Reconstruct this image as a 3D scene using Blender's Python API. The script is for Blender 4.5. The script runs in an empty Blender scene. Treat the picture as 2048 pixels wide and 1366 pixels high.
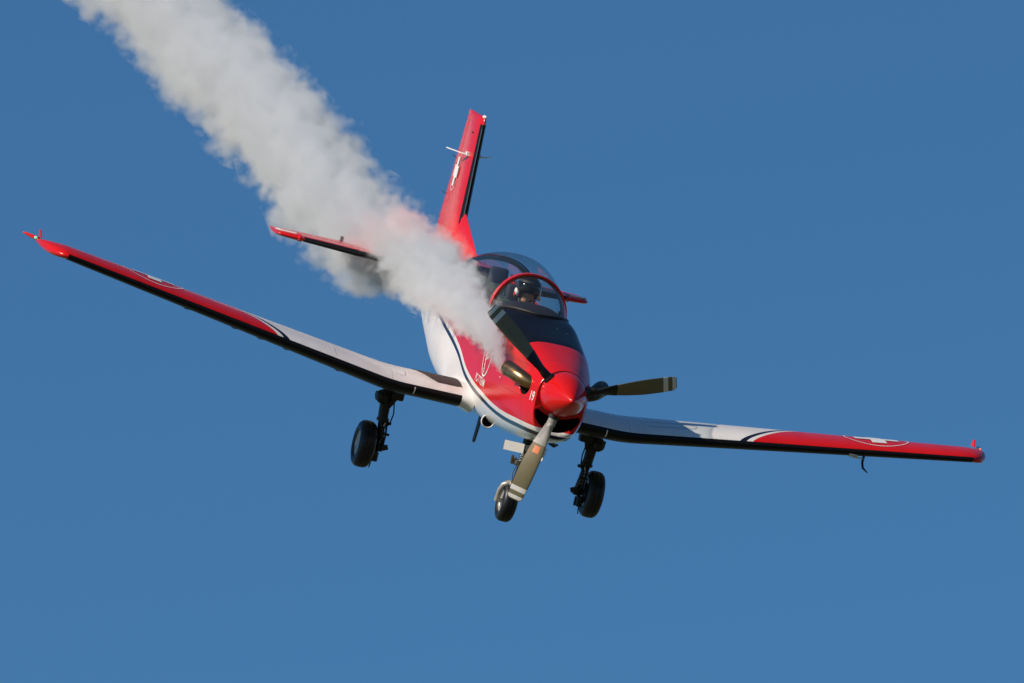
import bpy, bmesh, math, random
import numpy as np
from mathutils import Vector, Matrix, noise
random.seed(4)
scene = bpy.context.scene
COL = scene.collection
PI = math.pi

# ------------------------------------------------------------------ camera, world, sun, exposure
PITCH = math.radians(16.0)
CAM = Vector((0.0, 0.0, 1.7))
cam_d = bpy.data.cameras.new("camera")
cam = bpy.data.objects.new("camera", cam_d); COL.objects.link(cam)
cam.location = CAM
cam.rotation_euler = (PI / 2 + PITCH, 0, 0)
cam_d.sensor_width = 36.0
cam_d.lens = 36.0 * 194.54 * 120.0 / 2048.0
cam_d.clip_start = 0.5; cam_d.clip_end = 60000.0
scene.camera = cam
c_right = Vector((1, 0, 0)); c_fwd = Vector((0, math.cos(PITCH), math.sin(PITCH))); c_up = Vector((0, -math.sin(PITCH), math.cos(PITCH)))
# direction towards the sun: low, from the left of the view and a little in front
s_dir = (c_right * -0.73 + c_up * 0.64 + c_fwd * -0.24).normalized()
SUN_EL = math.asin(s_dir.z); SUN_AZ = math.atan2(s_dir.x, s_dir.y)
world = bpy.data.worlds.new("World"); scene.world = world; world.use_nodes = True
wn = world.node_tree; wn.nodes.clear()
w_out = wn.nodes.new("ShaderNodeOutputWorld"); w_bg = wn.nodes.new("ShaderNodeBackground"); w_sky = wn.nodes.new("ShaderNodeTexSky")
w_sky.sky_type = 'NISHITA'; w_sky.sun_disc = False
w_sky.sun_elevation = SUN_EL; w_sky.sun_rotation = SUN_AZ
w_sky.altitude = 500; w_sky.air_density = 1.0; w_sky.dust_density = 0.2; w_sky.ozone_density = 10.0
w_bg.inputs['Strength'].default_value = 0.090
w_tint = wn.nodes.new("ShaderNodeMix"); w_tint.data_type = 'RGBA'; w_tint.blend_type = 'MULTIPLY'; w_tint.inputs[0].default_value = 1.0
w_tint.inputs[7].default_value = (0.77, 1.01, 0.96, 1)      # white balance of the whole sky
wn.links.new(w_sky.outputs[0], w_tint.inputs[6]); wn.links.new(w_tint.outputs[2], w_bg.inputs[0]); wn.links.new(w_bg.outputs[0], w_out.inputs[0])
sun_d = bpy.data.lights.new("sun", 'SUN'); sun_d.energy = 5.0; sun_d.angle = math.radians(0.5); sun_d.color = (1.0, 0.87, 0.72)
sun = bpy.data.objects.new("sun", sun_d); COL.objects.link(sun)
sun.rotation_euler = (-s_dir).to_track_quat('-Z', 'Y').to_euler()
sun.location = (-60, 0, 120)
scene.view_settings.view_transform = 'Standard'
scene.view_settings.look = 'None'
scene.view_settings.exposure = 0.0
scene.view_settings.gamma = 1.0
scene.view_settings.use_curve_mapping = False
scene.cycles.volume_bounces = 6
scene.cycles.max_bounces = 12
scene.cycles.transparent_max_bounces = 24
scene.cycles.volume_step_rate = 1.0
scene.cycles.use_denoising = True

# ------------------------------------------------------------------ body frame
# x = right wing, y = forward, z = up; origin in the middle of the propeller plane
RM = np.array([[-0.95873, 0.16782, 0.22950], [-0.21289, 0.11129, -0.97072], [-0.18844, -0.97952, -0.07097]])
OFFX, OFFY, DIST = 0.5333, 0.5562, 120.0
# y, half width, top, bottom, widest z, upper roundness, lower roundness
ST = np.array([
 [-0.13, .272, .252, -.475, -.02, 2.0, 2.9],
 [-0.30, .322, .290, -.520, -.02, 2.1, 2.8],
 [-0.60, .378, .350, -.565, -.02, 2.4, 2.6],
 [-1.00, .425, .435, -.605, -.03, 2.9, 2.5],
 [-1.60, .455, .525, -.640, -.06, 3.6, 2.6],
 [-2.20, .468, .605, -.655, -.08, 4.4, 2.8],
 [-3.00, .472, .610, -.660, -.10, 5.0, 3.0],
 [-4.00, .474, .615, -.655, -.10, 5.0, 3.0],
 [-5.00, .468, .650, -.610, -.08, 4.4, 2.8],
 [-5.90, .430, .720, -.520, -.02, 3.2, 2.6],
 [-6.60, .375, .720, -.410, .06, 2.6, 2.4],
 [-7.60, .280, .650, -.230, .16, 2.3, 2.3],
 [-8.60, .165, .570, -.030, .26, 2.1, 2.1],
 [-9.15, .085, .520, .120, .32, 2.0, 2.0]])
def cubic(tx, xs, ys):
    """smooth interpolation (Catmull-Rom like) of table"""
    o = np.argsort(xs); xs = np.asarray(xs)[o]; ys = np.asarray(ys)[o]
    m = np.gradient(ys, xs)
    i = np.clip(np.searchsorted(xs, tx) - 1, 0, len(xs) - 2)
    h = xs[i + 1] - xs[i]; t = np.clip((tx - xs[i]) / h, 0, 1)
    return ((2*t**3-3*t**2+1)*ys[i] + (t**3-2*t**2+t)*h*m[i] + (-2*t**3+3*t**2)*ys[i+1] + (t**3-t**2)*h*m[i+1])
def fus_par(y):
    return [float(cubic(y, ST[:, 0], ST[:, k])) for k in range(1, 7)]
def fus(y, t, off=0.0):
    """t=0 at right (+x) side, pi/2 top, -pi/2 bottom"""
    hw, zt, zb, zm, nu, nl = fus_par(y)
    c, s = np.cos(t), np.sin(t)
    n = nu if s >= 0 else nl
    x = (hw + off) * np.sign(c) * abs(c) ** (2 / n)
    z = zm + ((zt - zm + off) if s >= 0 else (zm - zb + off)) * np.sign(s) * abs(s) ** (2 / n)
    return np.array([x, y, z])
wr = Matrix((c_right, -c_up, c_fwd)).transposed()          # image right / image down / away, as world vectors
rot3 = wr @ Matrix.Rotation(math.radians(.15), 3, 'Z') @ Matrix([list(r) for r in RM])
pos = CAM + c_right * OFFX - c_up * OFFY + c_fwd * DIST
BODY = Matrix.Translation(pos) @ rot3.to_4x4()

# ------------------------------------------------------------------ node helpers and materials
def new_mat(name):
    m = bpy.data.materials.new(name); m.use_nodes = True
    nt = m.node_tree; b = nt.nodes["Principled BSDF"]
    return m, nt, b
def N(nt, typ, **kw):
    n = nt.nodes.new(typ)
    for k, v in kw.items(): setattr(n, k, v)
    return n
def M(nt, op, a, b=None, c=None, clamp=False):
    n = nt.nodes.new("ShaderNodeMath"); n.operation = op; n.use_clamp = clamp
    for i, v in enumerate((a, b, c)):
        if v is None: continue
        if isinstance(v, (int, float)): n.inputs[i].default_value = v
        else: nt.links.new(v, n.inputs[i])
    return n.outputs[0]
def mixc(nt, f, a, b):
    n = nt.nodes.new("ShaderNodeMix"); n.data_type = 'RGBA'
    for i, v in ((0, f), (6, a), (7, b)):
        if isinstance(v, (int, float)): n.inputs[i].default_value = v
        elif isinstance(v, tuple): n.inputs[i].default_value = (*v, 1)
        else: nt.links.new(v, n.inputs[i])
    return n.outputs[2]
def objxyz(nt):
    tc = N(nt, "ShaderNodeTexCoord"); sp = N(nt, "ShaderNodeSeparateXYZ")
    nt.links.new(tc.outputs['Object'], sp.inputs[0])
    return tc, sp.outputs[0], sp.outputs[1], sp.outputs[2]
def noise_tex(nt, tc, scale, detail=4, rough=.6, vec=None):
    n = N(nt, "ShaderNodeTexNoise"); n.inputs['Scale'].default_value = scale
    n.inputs['Detail'].default_value = detail; n.inputs['Roughness'].default_value = rough
    nt.links.new(vec if vec is not None else tc.outputs['Object'], n.inputs['Vector'])
    return n.outputs['Fac']
def curve(nt, val, lo, hi, pts, vlo, vhi):
    """value(table) by a float curve; table in real units"""
    t = M(nt, 'DIVIDE', M(nt, 'SUBTRACT', val, lo), hi - lo, clamp=True)
    n = N(nt, "ShaderNodeFloatCurve"); nt.links.new(t, n.inputs['Value'])
    cm = n.mapping; c = cm.curves[0]
    q = sorted(((a - lo) / (hi - lo), (b - vlo) / (vhi - vlo)) for a, b in pts)
    c.points[0].location = q[0]; c.points[1].location = q[-1]
    for a, b in q[1:-1]: c.points.new(a, b)
    cm.update()
    return M(nt, 'MULTIPLY_ADD', n.outputs[0], vhi - vlo, vlo)
RED = (0.60, 0.008, 0.008); WHITE = (0.74, 0.72, 0.70); NAVY = (0.008, 0.012, 0.03)
def weather(nt, b, tc, col, rough=.22, coat=.5):
    """light dirt, gloss variation and orange peel on paint"""
    mp = N(nt, "ShaderNodeMapping"); mp.inputs['Scale'].default_value = (1.6, .35, 1.6); nt.links.new(tc.outputs['Object'], mp.inputs[0])
    n1 = noise_tex(nt, tc, 3.2, 6, .65, mp.outputs[0]); n2 = noise_tex(nt, tc, 26, 4, .6)
    d = M(nt, 'MULTIPLY', M(nt, 'SUBTRACT', n1, .46, clamp=True), 1.1, clamp=True)
    d2 = M(nt, 'MULTIPLY', M(nt, 'GREATER_THAN', n2, .71), .25)
    f = M(nt, 'ADD', d, d2, clamp=True)
    dark = N(nt, "ShaderNodeMix"); dark.data_type = 'RGBA'; dark.blend_type = 'MULTIPLY'
    nt.links.new(f, dark.inputs[0]); nt.links.new(col, dark.inputs[6]); dark.inputs[7].default_value = (.55, .50, .44, 1)
    nt.links.new(dark.outputs[2], b.inputs['Base Color'])
    nt.links.new(M(nt, 'MULTIPLY_ADD', n1, .22, rough - .19), b.inputs['Roughness'])
    b.inputs['Specular IOR Level'].default_value = .25; b.inputs['Coat Weight'].default_value = coat; b.inputs['Coat Roughness'].default_value = .06
    bp = N(nt, "ShaderNodeBump"); bp.inputs['Strength'].default_value = .15; bp.inputs['Distance'].default_value = .01
    nt.links.new(noise_tex(nt, tc, 2.3, 3, .5), bp.inputs['Height']); nt.links.new(bp.outputs[0], b.inputs['Normal'])
def step(nt, v, w=.004):       # 0 below 0, 1 above 0, edge w wide
    return M(nt, 'MULTIPLY_ADD', v, 1.0 / w, .5, clamp=True)

# fuselage livery: red above a white belly, white and navy stripe, black anti-glare hood
m_fus, nt, b = new_mat("fuselage_paint"); tc, X, Y, Z = objxyz(nt)
zb = curve(nt, Y, -7.6, 0.0, [(-7.6, .36), (-6, .27), (-4.81, .145), (-3.89, .012), (-2.92, -.208), (-2.04, -.305), (-1.2, -.372), (-.47, -.378), (0, -.386)], -.6, .6)
dz = M(nt, 'SUBTRACT', Z, zb)
c1 = mixc(nt, step(nt, M(nt, 'ADD', dz, .098)), WHITE, NAVY)
c1 = mixc(nt, step(nt, M(nt, 'ADD', dz, .050)), c1, WHITE)
c1 = mixc(nt, step(nt, dz), c1, RED)
ax = M(nt, 'ABSOLUTE', X)
edge_x = M(nt, 'SUBTRACT', M(nt, 'MULTIPLY_ADD', Y, -.070, .235), ax)
edge_y = M(nt, 'SUBTRACT', M(nt, 'MULTIPLY_ADD', M(nt, 'MULTIPLY', ax, ax), -.5, -.965), Y)
hood = M(nt, 'MULTIPLY', M(nt, 'MULTIPLY', step(nt, edge_x), step(nt, edge_y)), M(nt, 'GREATER_THAN', Z, .2))
hood = M(nt, 'MULTIPLY', hood, M(nt, 'GREATER_THAN', Y, -3.3))
c1 = mixc(nt, hood, c1, (.006, .008, .013))
# cowling joints
pl = None
for yy in (-.42, -1.22, -2.12, -5.95, -7.05):
    g = M(nt, 'LESS_THAN', M(nt, 'ABSOLUTE', M(nt, 'SUBTRACT', Y, yy)), .0035); pl = g if pl is None else M(nt, 'MAXIMUM', pl, g)
g = M(nt, 'MULTIPLY', M(nt, 'LESS_THAN', M(nt, 'ABSOLUTE', M(nt, 'ADD', Z, .13)), .003), M(nt, 'GREATER_THAN', Y, -1.22)); pl = M(nt, 'MAXIMUM', pl, g)
for z0 in (.19,):
    g = M(nt, 'MULTIPLY', M(nt, 'LESS_THAN', M(nt, 'ABSOLUTE', M(nt, 'SUBTRACT', Z, z0)), .003), M(nt, 'LESS_THAN', Y, -.42)); pl = M(nt, 'MAXIMUM', pl, g)
def rivets(nt, A, B, lines, pitch):
    """dots of 8 mm every pitch along B, beside each line of A"""
    r_ = None
    fb = M(nt, 'SUBTRACT', M(nt, 'FRACT', M(nt, 'DIVIDE', B, pitch)), .5); fb = M(nt, 'MULTIPLY', fb, pitch)
    for a0 in lines:
        da = M(nt, 'SUBTRACT', A, a0); d2 = M(nt, 'MULTIPLY_ADD', da, da, M(nt, 'MULTIPLY', fb, fb))
        q = M(nt, 'LESS_THAN', d2, .0045 ** 2); r_ = q if r_ is None else M(nt, 'MAXIMUM', r_, q)
    return r_
rv = rivets(nt, Y, Z, (-.445, -1.195, -1.245, -2.10, -2.55), .05)
pl = M(nt, 'MAXIMUM', pl, M(nt, 'MULTIPLY', rv, .8))
c1 = mixc(nt, M(nt, 'MULTIPLY', pl, .6), c1, (.03, .02, .02))
# exhaust soot streaming back from the stacks
sx = M(nt, 'DIVIDE', M(nt, 'SUBTRACT', Z, .12), .16); so = M(nt, 'SUBTRACT', 1.0, M(nt, 'MULTIPLY', sx, sx), clamp=True)
so = M(nt, 'MULTIPLY', so, M(nt, 'LESS_THAN', Y, -.55)); so = M(nt, 'MULTIPLY', so, noise_tex(nt, tc, 5, 5, .7))
so = M(nt, 'MULTIPLY', so, M(nt, 'SUBTRACT', 1.0, M(nt, 'DIVIDE', M(nt, 'ABSOLUTE', M(nt, 'ADD', Y, .6)), 4.0), clamp=True))
c1 = mixc(nt, M(nt, 'MULTIPLY', so, .7), c1, (.10, .045, .03))
weather(nt, b, tc, c1, .30, .08)
nt.links.new(M(nt, 'MULTIPLY_ADD', hood, -.22, .25), b.inputs['Specular IOR Level'])
nt.links.new(M(nt, 'MULTIPLY_ADD', hood, -.08, .08), b.inputs['Coat Weight'])

# wing livery
def roundless(nt, X, Y): pass
m_wing, nt, b = new_mat("wing_paint"); tc, X, Y, Z = objxyz(nt)
ax = M(nt, 'ABSOLUTE', X)
xb = curve(nt, Y, -4.8, -2.5, [(-4.8, 4.0), (-4.2, 3.72), (-3.7, 3.42), (-3.3, 3.16), (-3.0, 2.92), (-2.8, 2.74), (-2.65, 2.60), (-2.5, 2.50)], 2, 5)
dx = M(nt, 'SUBTRACT', ax, xb)
c1 = mixc(nt, step(nt, M(nt, 'ADD', dx, .135)), WHITE, NAVY)
c1 = mixc(nt, step(nt, M(nt, 'ADD', dx, .065)), c1, WHITE)
c1 = mixc(nt, step(nt, dx), c1, RED)
pl = None
for xx in (1.30, 2.95, 3.72, 4.72):
    g = M(nt, 'LESS_THAN', M(nt, 'ABSOLUTE', M(nt, 'SUBTRACT', ax, xx)), .0025); pl = g if pl is None else M(nt, 'MAXIMUM', pl, g)
g = M(nt, 'LESS_THAN', M(nt, 'ABSOLUTE', M(nt, 'SUBTRACT', Y, -2.98)), .0025); pl = M(nt, 'MAXIMUM', pl, g)
pl = M(nt, 'MAXIMUM', pl, rivets(nt, Y, ax, (-2.85, -3.01), .06))
c1 = mixc(nt, M(nt, 'MULTIPLY', pl, .4), c1, (.05, .03, .03))
weather(nt, b, tc, c1, .34, .05)

def paint(name, rgb, rough=.30, coat=.12):
    m, nt, b = new_mat(name); tc, *_ = objxyz(nt)
    r = N(nt, "ShaderNodeRGB"); r.outputs[0].default_value = (*rgb, 1)
    weather(nt, b, tc, r.outputs[0], rough, coat); return m
m_red = paint("red_paint", RED); m_white = paint("white_paint", WHITE, .3, .3)
def simple(name, rgb, rough=.5, metal=0.0, var=.25, scale=30, spec=.5, emit=None):
    m, nt, b = new_mat(name); tc, *_ = objxyz(nt)
    n = noise_tex(nt, tc, scale, 5, .65)
    lo = tuple(c * (1 - var) for c in rgb); hi = tuple(min(1, c * (1 + var)) for c in rgb)
    nt.links.new(mixc(nt, n, lo, hi), b.inputs['Base Color'])
    nt.links.new(M(nt, 'MULTIPLY_ADD', n, .2, max(.02, rough - .1)), b.inputs['Roughness'])
    b.inputs['Metallic'].default_value = metal; b.inputs['Specular IOR Level'].default_value = spec
    if emit: b.inputs['Emission Color'].default_value = (*emit[0], 1); b.inputs['Emission Strength'].default_value = emit[1]
    return m
m_boot = simple("black_rubber_boot", (.005, .005, .006), .45, spec=.18)
m_tyre = simple("tyre_rubber", (.009, .010, .013), .42, spec=.35)
m_rim = simple("wheel_metal", (.55, .52, .45), .35, .6)
m_leg = simple("gear_leg_dark", (.014, .014, .015), .4, .2, spec=.35)
m_grey = simple("gear_grey_paint", (.33, .31, .28), .35, .25)
m_steel = simple("polished_steel", (.62, .60, .56), .2, 1.0)
m_black = simple("matt_black", (.008, .008, .009), .6)
m_void = simple("intake_inside", (.004, .004, .004), .8, spec=.1)
m_blade = simple("olive_blade_paint", (.155, .132, .072), .5, var=.12, scale=9, spec=.25)
m_band = simple("white_band_paint", (.66, .64, .60), .4, var=.1)
m_bladeboot = simple("blade_boot_rubber", (.009, .010, .010), .5, spec=.25)
m_orange = simple("orange_sticker", (.60, .16, .04), .5)
m_bronze = simple("heat_tinted_steel", (.40, .235, .11), .25, .95, var=.5, scale=9)
m_lining = simple("cockpit_green_lining", (.075, .115, .095), .6)
m_seat = simple("seat_navy_cloth", (.018, .022, .04), .8)
m_coaming = simple("coaming_navy_vinyl", (.006, .008, .018), .7)
m_suit = simple("flight_suit_cloth", (.045, .048, .058), .85, scale=60)
m_skin = simple("skin", (.62, .34, .23), .5, var=.08)
m_helmet = simple("helmet_black_gloss", (.006, .006, .007), .14)
m_visor = simple("visor_dark", (.003, .003, .004), .06, spec=.4)
m_deco_w = simple("decal_white", (.76, .75, .73), .35, var=.05)
m_walk = simple("non_slip_walkway", (.040, .030, .028), .75, scale=120)
m_gap = simple("panel_gap", (.012, .006, .006), .7)
m_antenna = simple("antenna_slate", (.035, .045, .07), .5)
m_greenlamp = simple("green_lamp_glass", (.05, .6, .35), .1, emit=((.15, 1.0, .55), .8))
m_redlamp = simple("red_lamp_glass", (.7, .05, .02), .1, emit=((1.0, .16, .04), 1.2))
m_scarf = simple("helmet_red_decal", (.6, .03, .03), .4)
# thin acrylic
m_glass = bpy.data.materials.new("canopy_acrylic"); m_glass.use_nodes = True; nt = m_glass.node_tree; nt.nodes.clear()
o = N(nt, "ShaderNodeOutputMaterial"); tr = N(nt, "ShaderNodeBsdfTransparent"); gl = N(nt, "ShaderNodeBsdfGlossy"); mx = N(nt, "ShaderNodeMixShader"); lw = N(nt, "ShaderNodeLayerWeight")
tr.inputs[0].default_value = (.93, .96, .95, 1); gl.inputs['Roughness'].default_value = .03; lw.inputs[0].default_value = .5
df = N(nt, "ShaderNodeBsdfDiffuse"); df.inputs[0].default_value = (.6, .62, .62, 1); m2 = N(nt, "ShaderNodeMixShader"); m2.inputs[0].default_value = .012
nt.links.new(M(nt, 'MULTIPLY_ADD', M(nt, 'POWER', lw.outputs['Facing'], 4.5), .55, .045, clamp=True), mx.inputs[0])
nt.links.new(tr.outputs[0], m2.inputs[1]); nt.links.new(df.outputs[0], m2.inputs[2])
nt.links.new(m2.outputs[0], mx.inputs[1]); nt.links.new(gl.outputs[0], mx.inputs[2]); nt.links.new(mx.outputs[0], o.inputs[0])

# ------------------------------------------------------------------ mesh helpers (body coordinates)
class MB:
    def __init__(s): s.v = []; s.f = []; s.mi = []
    def add(s, vs, fs, mi=0):
        k = len(s.v); s.v += [tuple(map(float, p)) for p in vs]
        s.f += [tuple(i + k for i in f) for f in fs]; s.mi += [mi] * len(fs); return s
    def grid(s, rows, close_u=False, close_v=False, mi=0, cap0=False, cap1=False):
        """rows[i][j] points; close_u joins the ends of each row; cap rows"""
        n, m = len(rows), len(rows[0]); vs = [p for r in rows for p in r]; fs = []
        for i in range(n - 1 + (1 if close_v else 0)):
            for j in range(m - 1 + (1 if close_u else 0)):
                a = i * m + j; b_ = i * m + (j + 1) % m; c = ((i + 1) % n) * m + (j + 1) % m; d = ((i + 1) % n) * m + j
                fs.append((a, b_, c, d))
        if cap0: fs.append(tuple(range(m))[::-1])
        if cap1: fs.append(tuple((n - 1) * m + j for j in range(m)))
        return s.add(vs, fs, mi)
    def tube(s, pts, rad, n=14, mi=0, cap=True, sq=None):
        """round tube along pts with radius list; sq squashes along a given axis"""
        pts = [Vector(p) for p in pts]
        rad = [rad] * len(pts) if isinstance(rad, (int, float)) else rad
        rows = []; up = None
        for i, p in enumerate(pts):
            t = (pts[min(i + 1, len(pts) - 1)] - pts[max(i - 1, 0)])
            t = t.normalized() if t.length > 1e-9 else Vector((0, 0, 1))
            if up is None: up = Vector((0, 0, 1)) if abs(t.z) < .9 else Vector((0, 1, 0))
            a = t.cross(up).normalized(); b_ = t.cross(a).normalized(); up = -b_
            rows.append([p + (a * math.cos(2 * PI * k / n) + b_ * math.sin(2 * PI * k / n)) * rad[i] for k in range(n)])
        return s.grid(rows, close_u=True, mi=mi, cap0=cap, cap1=cap)
    def box(s, c, h, R=None, mi=0, bev=0.0):
        c = Vector(c); R = R or Matrix.Identity(3)
        if bev <= 0:
            vs = [c + R @ Vector((sx * h[0], sy * h[1], sz * h[2])) for sx in (-1, 1) for sy in (-1, 1) for sz in (-1, 1)]
            return s.add(vs, [(0, 1, 3, 2), (4, 6, 7, 5), (0, 4, 5, 1), (2, 3, 7, 6), (0, 2, 6, 4), (1, 5, 7, 3)], mi)
        bm = bmesh.new(); bmesh.ops.create_cube(bm, size=2)
        for v in bm.verts: v.co = Vector((v.co.x * h[0], v.co.y * h[1], v.co.z * h[2]))
        bmesh.ops.bevel(bm, geom=bm.edges[:], offset=bev, segments=2, affect='EDGES', profile=.5)
        bm.verts.index_update()
        s.add([c + R @ v.co for v in bm.verts], [tuple(v.index for v in f.verts) for f in bm.faces], mi); bm.free(); return s
    def lathe(s, c, axis, prof, n=32, mi=0, cap0=False, cap1=False):
        """prof: (distance along axis, radius)"""
        c = Vector(c); ax_ = Vector(axis).normalized()
        a = ax_.cross(Vector((0, 0, 1)) if abs(ax_.z) < .9 else Vector((0, 1, 0))).normalized(); b_ = ax_.cross(a)
        rows = [[c + ax_ * d + (a * math.cos(2 * PI * k / n) + b_ * math.sin(2 * PI * k / n)) * r for k in range(n)] for d, r in prof]
        return s.grid(rows, close_u=True, mi=mi, cap0=cap0, cap1=cap1)
    def ball(s, c, r, n=16, mi=0):
        c = Vector(c); r = (r, r, r) if isinstance(r, (int, float)) else r
        rows = []
        for i in range(n // 2 + 1):
            th = PI * i / (n // 2); q = max(math.sin(th), 1e-3)
            rows.append([c + Vector((r[0] * q * math.cos(2 * PI * k / n), r[1] * q * math.sin(2 * PI * k / n), r[2] * math.cos(th))) for k in range(n)])
        return s.grid(rows, close_u=True, mi=mi)
    def strip(s, pts, w, surf, mi=0, close=False):
        """flat ribbon of width w following 2-D points mapped by surf(a, b)"""
        P = [Vector((p[0], p[1])) for p in pts]; n = len(P); L = []; R_ = []
        for i, p in enumerate(P):
            a = P[(i - 1) % n] if close else P[max(i - 1, 0)]; b_ = P[(i + 1) % n] if close else P[min(i + 1, n - 1)]
            t = (b_ - a).normalized(); nn = Vector((-t.y, t.x)) * w / 2
            L.append(surf(*(p + nn))); R_.append(surf(*(p - nn)))
        return s.grid([L, R_], close_u=close, mi=mi)
    def build(s, name, mat, parent=None, smooth=True, ang=35, sub=0, recalc=True):
        me = bpy.data.meshes.new(name); me.from_pydata(s.v, [], s.f)
        mats = mat if isinstance(mat, (list, tuple)) else [mat]
        for m in mats: me.materials.append(m)
        for p, mi in zip(me.polygons, s.mi): p.material_index = mi
        if recalc:
            bm = bmesh.new(); bm.from_mesh(me); bmesh.ops.remove_doubles(bm, verts=bm.verts[:], dist=1e-5)
            bmesh.ops.recalc_face_normals(bm, faces=bm.faces[:]); bm.to_mesh(me); bm.free()
        if smooth:
            me.shade_smooth(); me.set_sharp_from_angle(angle=math.radians(ang))
        me.update()
        o = bpy.data.objects.new(name, me); COL.objects.link(o)
        if parent is not None: o.parent = parent
        if sub:
            md = o.modifiers.new("subdivision", 'SUBSURF'); md.levels = sub; md.render_levels = sub
        return o

# ------------------------------------------------------------------ ground and the top-level aircraft
bm = bmesh.new()
R_G = 30000.0; ring = [0, 60, 200, 800, 3000, 10000, R_G]
mb = MB(); rows = []
for r in ring[1:]:
    rows.append([(r * math.cos(2 * PI * k / 48), r * math.sin(2 * PI * k / 48), 0) for k in range(48)])
mb.grid(rows, close_u=True, cap0=True)
m_ground, nt, b = new_mat("airfield_grass"); tc = N(nt, "ShaderNodeTexCoord")
n1 = noise_tex(nt, tc, .01, 6, .6); n2 = noise_tex(nt, tc, .4, 5, .7)
nt.links.new(mixc(nt, n1, mixc(nt, n2, (.05, .075, .028), (.09, .10, .045)), mixc(nt, n2, (.10, .095, .06), (.14, .12, .075))), b.inputs['Base Color']); b.inputs['Roughness'].default_value = .95
g_o = mb.build("ground", m_ground, smooth=False); g_o['kind'] = 'structure'; g_o['label'] = 'dry grass airfield stretching out to the horizon below the aircraft'

plane = bpy.data.objects.new("aeroplane", None); COL.objects.link(plane)
plane.empty_display_size = 1.0; plane.matrix_world = BODY
plane['label'] = 'red and white single propeller trainer aeroplane banking with its wheels down'; plane['category'] = 'aeroplane'

# ------------------------------------------------------------------ fuselage
ys = np.concatenate([np.linspace(-.13, -2.1, 34), np.linspace(-2.1, -6.1, 56)[1:], np.linspace(-6.1, -9.15, 26)[1:]])
# angles clustered near the rounded corners
ts = np.linspace(-PI, PI, 120, endpoint=False) + PI / 120
def canopy_w(y):
    if y > -2.95:
        q = (y + 2.95) / .80
        return .408 * math.sqrt(max(0, 1 - q * q))
    if y > -4.6: return .408 + .042 * math.sin(PI * (-2.95 - y) / 3.3)
    q = (-4.6 - y) / 1.45
    return .452 * math.sqrt(max(0, 1 - min(1, q) ** 2.6))
def canopy_top(y):
    return float(cubic(y, np.array([-6.05, -5.6, -5.0, -4.5, -4.0, -3.5, -3.0, -2.8, -2.5, -2.3, -2.15]), np.array([.73, .83, .955, 1.025, 1.055, 1.035, .955, .90, .775, .68, .610])))
def canopy_sill(y):
    return float(cubic(y, np.array([-6.05, -5.6, -5.0, -4.0, -3.0, -2.7, -2.4, -2.15]), np.array([.715, .60, .53, .49, .47, .49, .545, .605])))
v = []; f = []
for y in ys:
    for t in ts: v.append(fus(float(y), float(t)))
nt_ = len(ts)
for i in range(len(ys) - 1):
    yc = (ys[i] + ys[i + 1]) / 2
    for j in range(nt_):
        a, b_ = i * nt_ + j, i * nt_ + (j + 1) % nt_
        c, d = (i + 1) * nt_ + (j + 1) % nt_, (i + 1) * nt_ + j
        xc = (v[a][0] + v[c][0]) / 2; zc = (v[a][2] + v[c][2]) / 2
        f.append((a, d, c, b_))
mb = MB(); mb.add(v, f)
# front face of the cowling: turned-in lip, then a flat ring up to the spinner
r0 = [Vector(fus(-.13, float(t))) for t in ts]
def shrink(p, k, y): return Vector((p.x * k, y, p.z * k + (1 - k) * -.02))
mb.grid([r0, [shrink(p, .985, -.108) for p in r0], [shrink(p, .95, -.10) for p in r0], [shrink(p, .30, -.105) for p in r0]], close_u=True, cap1=True)
# tail end
r1 = [Vector(fus(-9.15, float(t))) for t in ts]
mb.grid([r1, [Vector((p.x * .5, -9.22, (p.z - .32) * .6 + .32)) for p in r1]], close_u=True, cap1=True)
body = mb.build("fuselage", m_fus, plane, ang=40)

def on_fus(y, z, side=1, off=.004):
    lo, hi = -PI / 2, PI / 2
    for _ in range(32):
        m_ = (lo + hi) / 2
        if fus(y, m_)[2] < z: lo = m_
        else: hi = m_
    p = fus(y, lo, off); return Vector((side * p[0], y, p[2]))

# chin intake: kidney shaped mouth under the spinner, cut into the cowling
def kidney(k, y):
    pts = []
    for a in range(40):
        t = 2 * PI * a / 40
        ang = -PI / 2 + .92 * math.cos(t)
        rr = .322 + .072 * k * math.sin(t)
        if k < 1: ang = -PI / 2 + (.92 * k) * math.cos(t)
        pts.append(Vector((rr * math.cos(ang) * .92, y, rr * math.sin(ang) - .01)))
    return pts
cut = MB(); cut.grid([kidney(1, .05), kidney(1, -.11), kidney(.8, -.62)], close_u=True, cap0=True, cap1=True)
cut_o = cut.build("intake_cutter", m_void, plane)
md = body.modifiers.new("intake", 'BOOLEAN'); md.operation = 'DIFFERENCE'; md.object = cut_o; md.solver = 'EXACT'; md.material_mode = 'TRANSFER'
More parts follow.
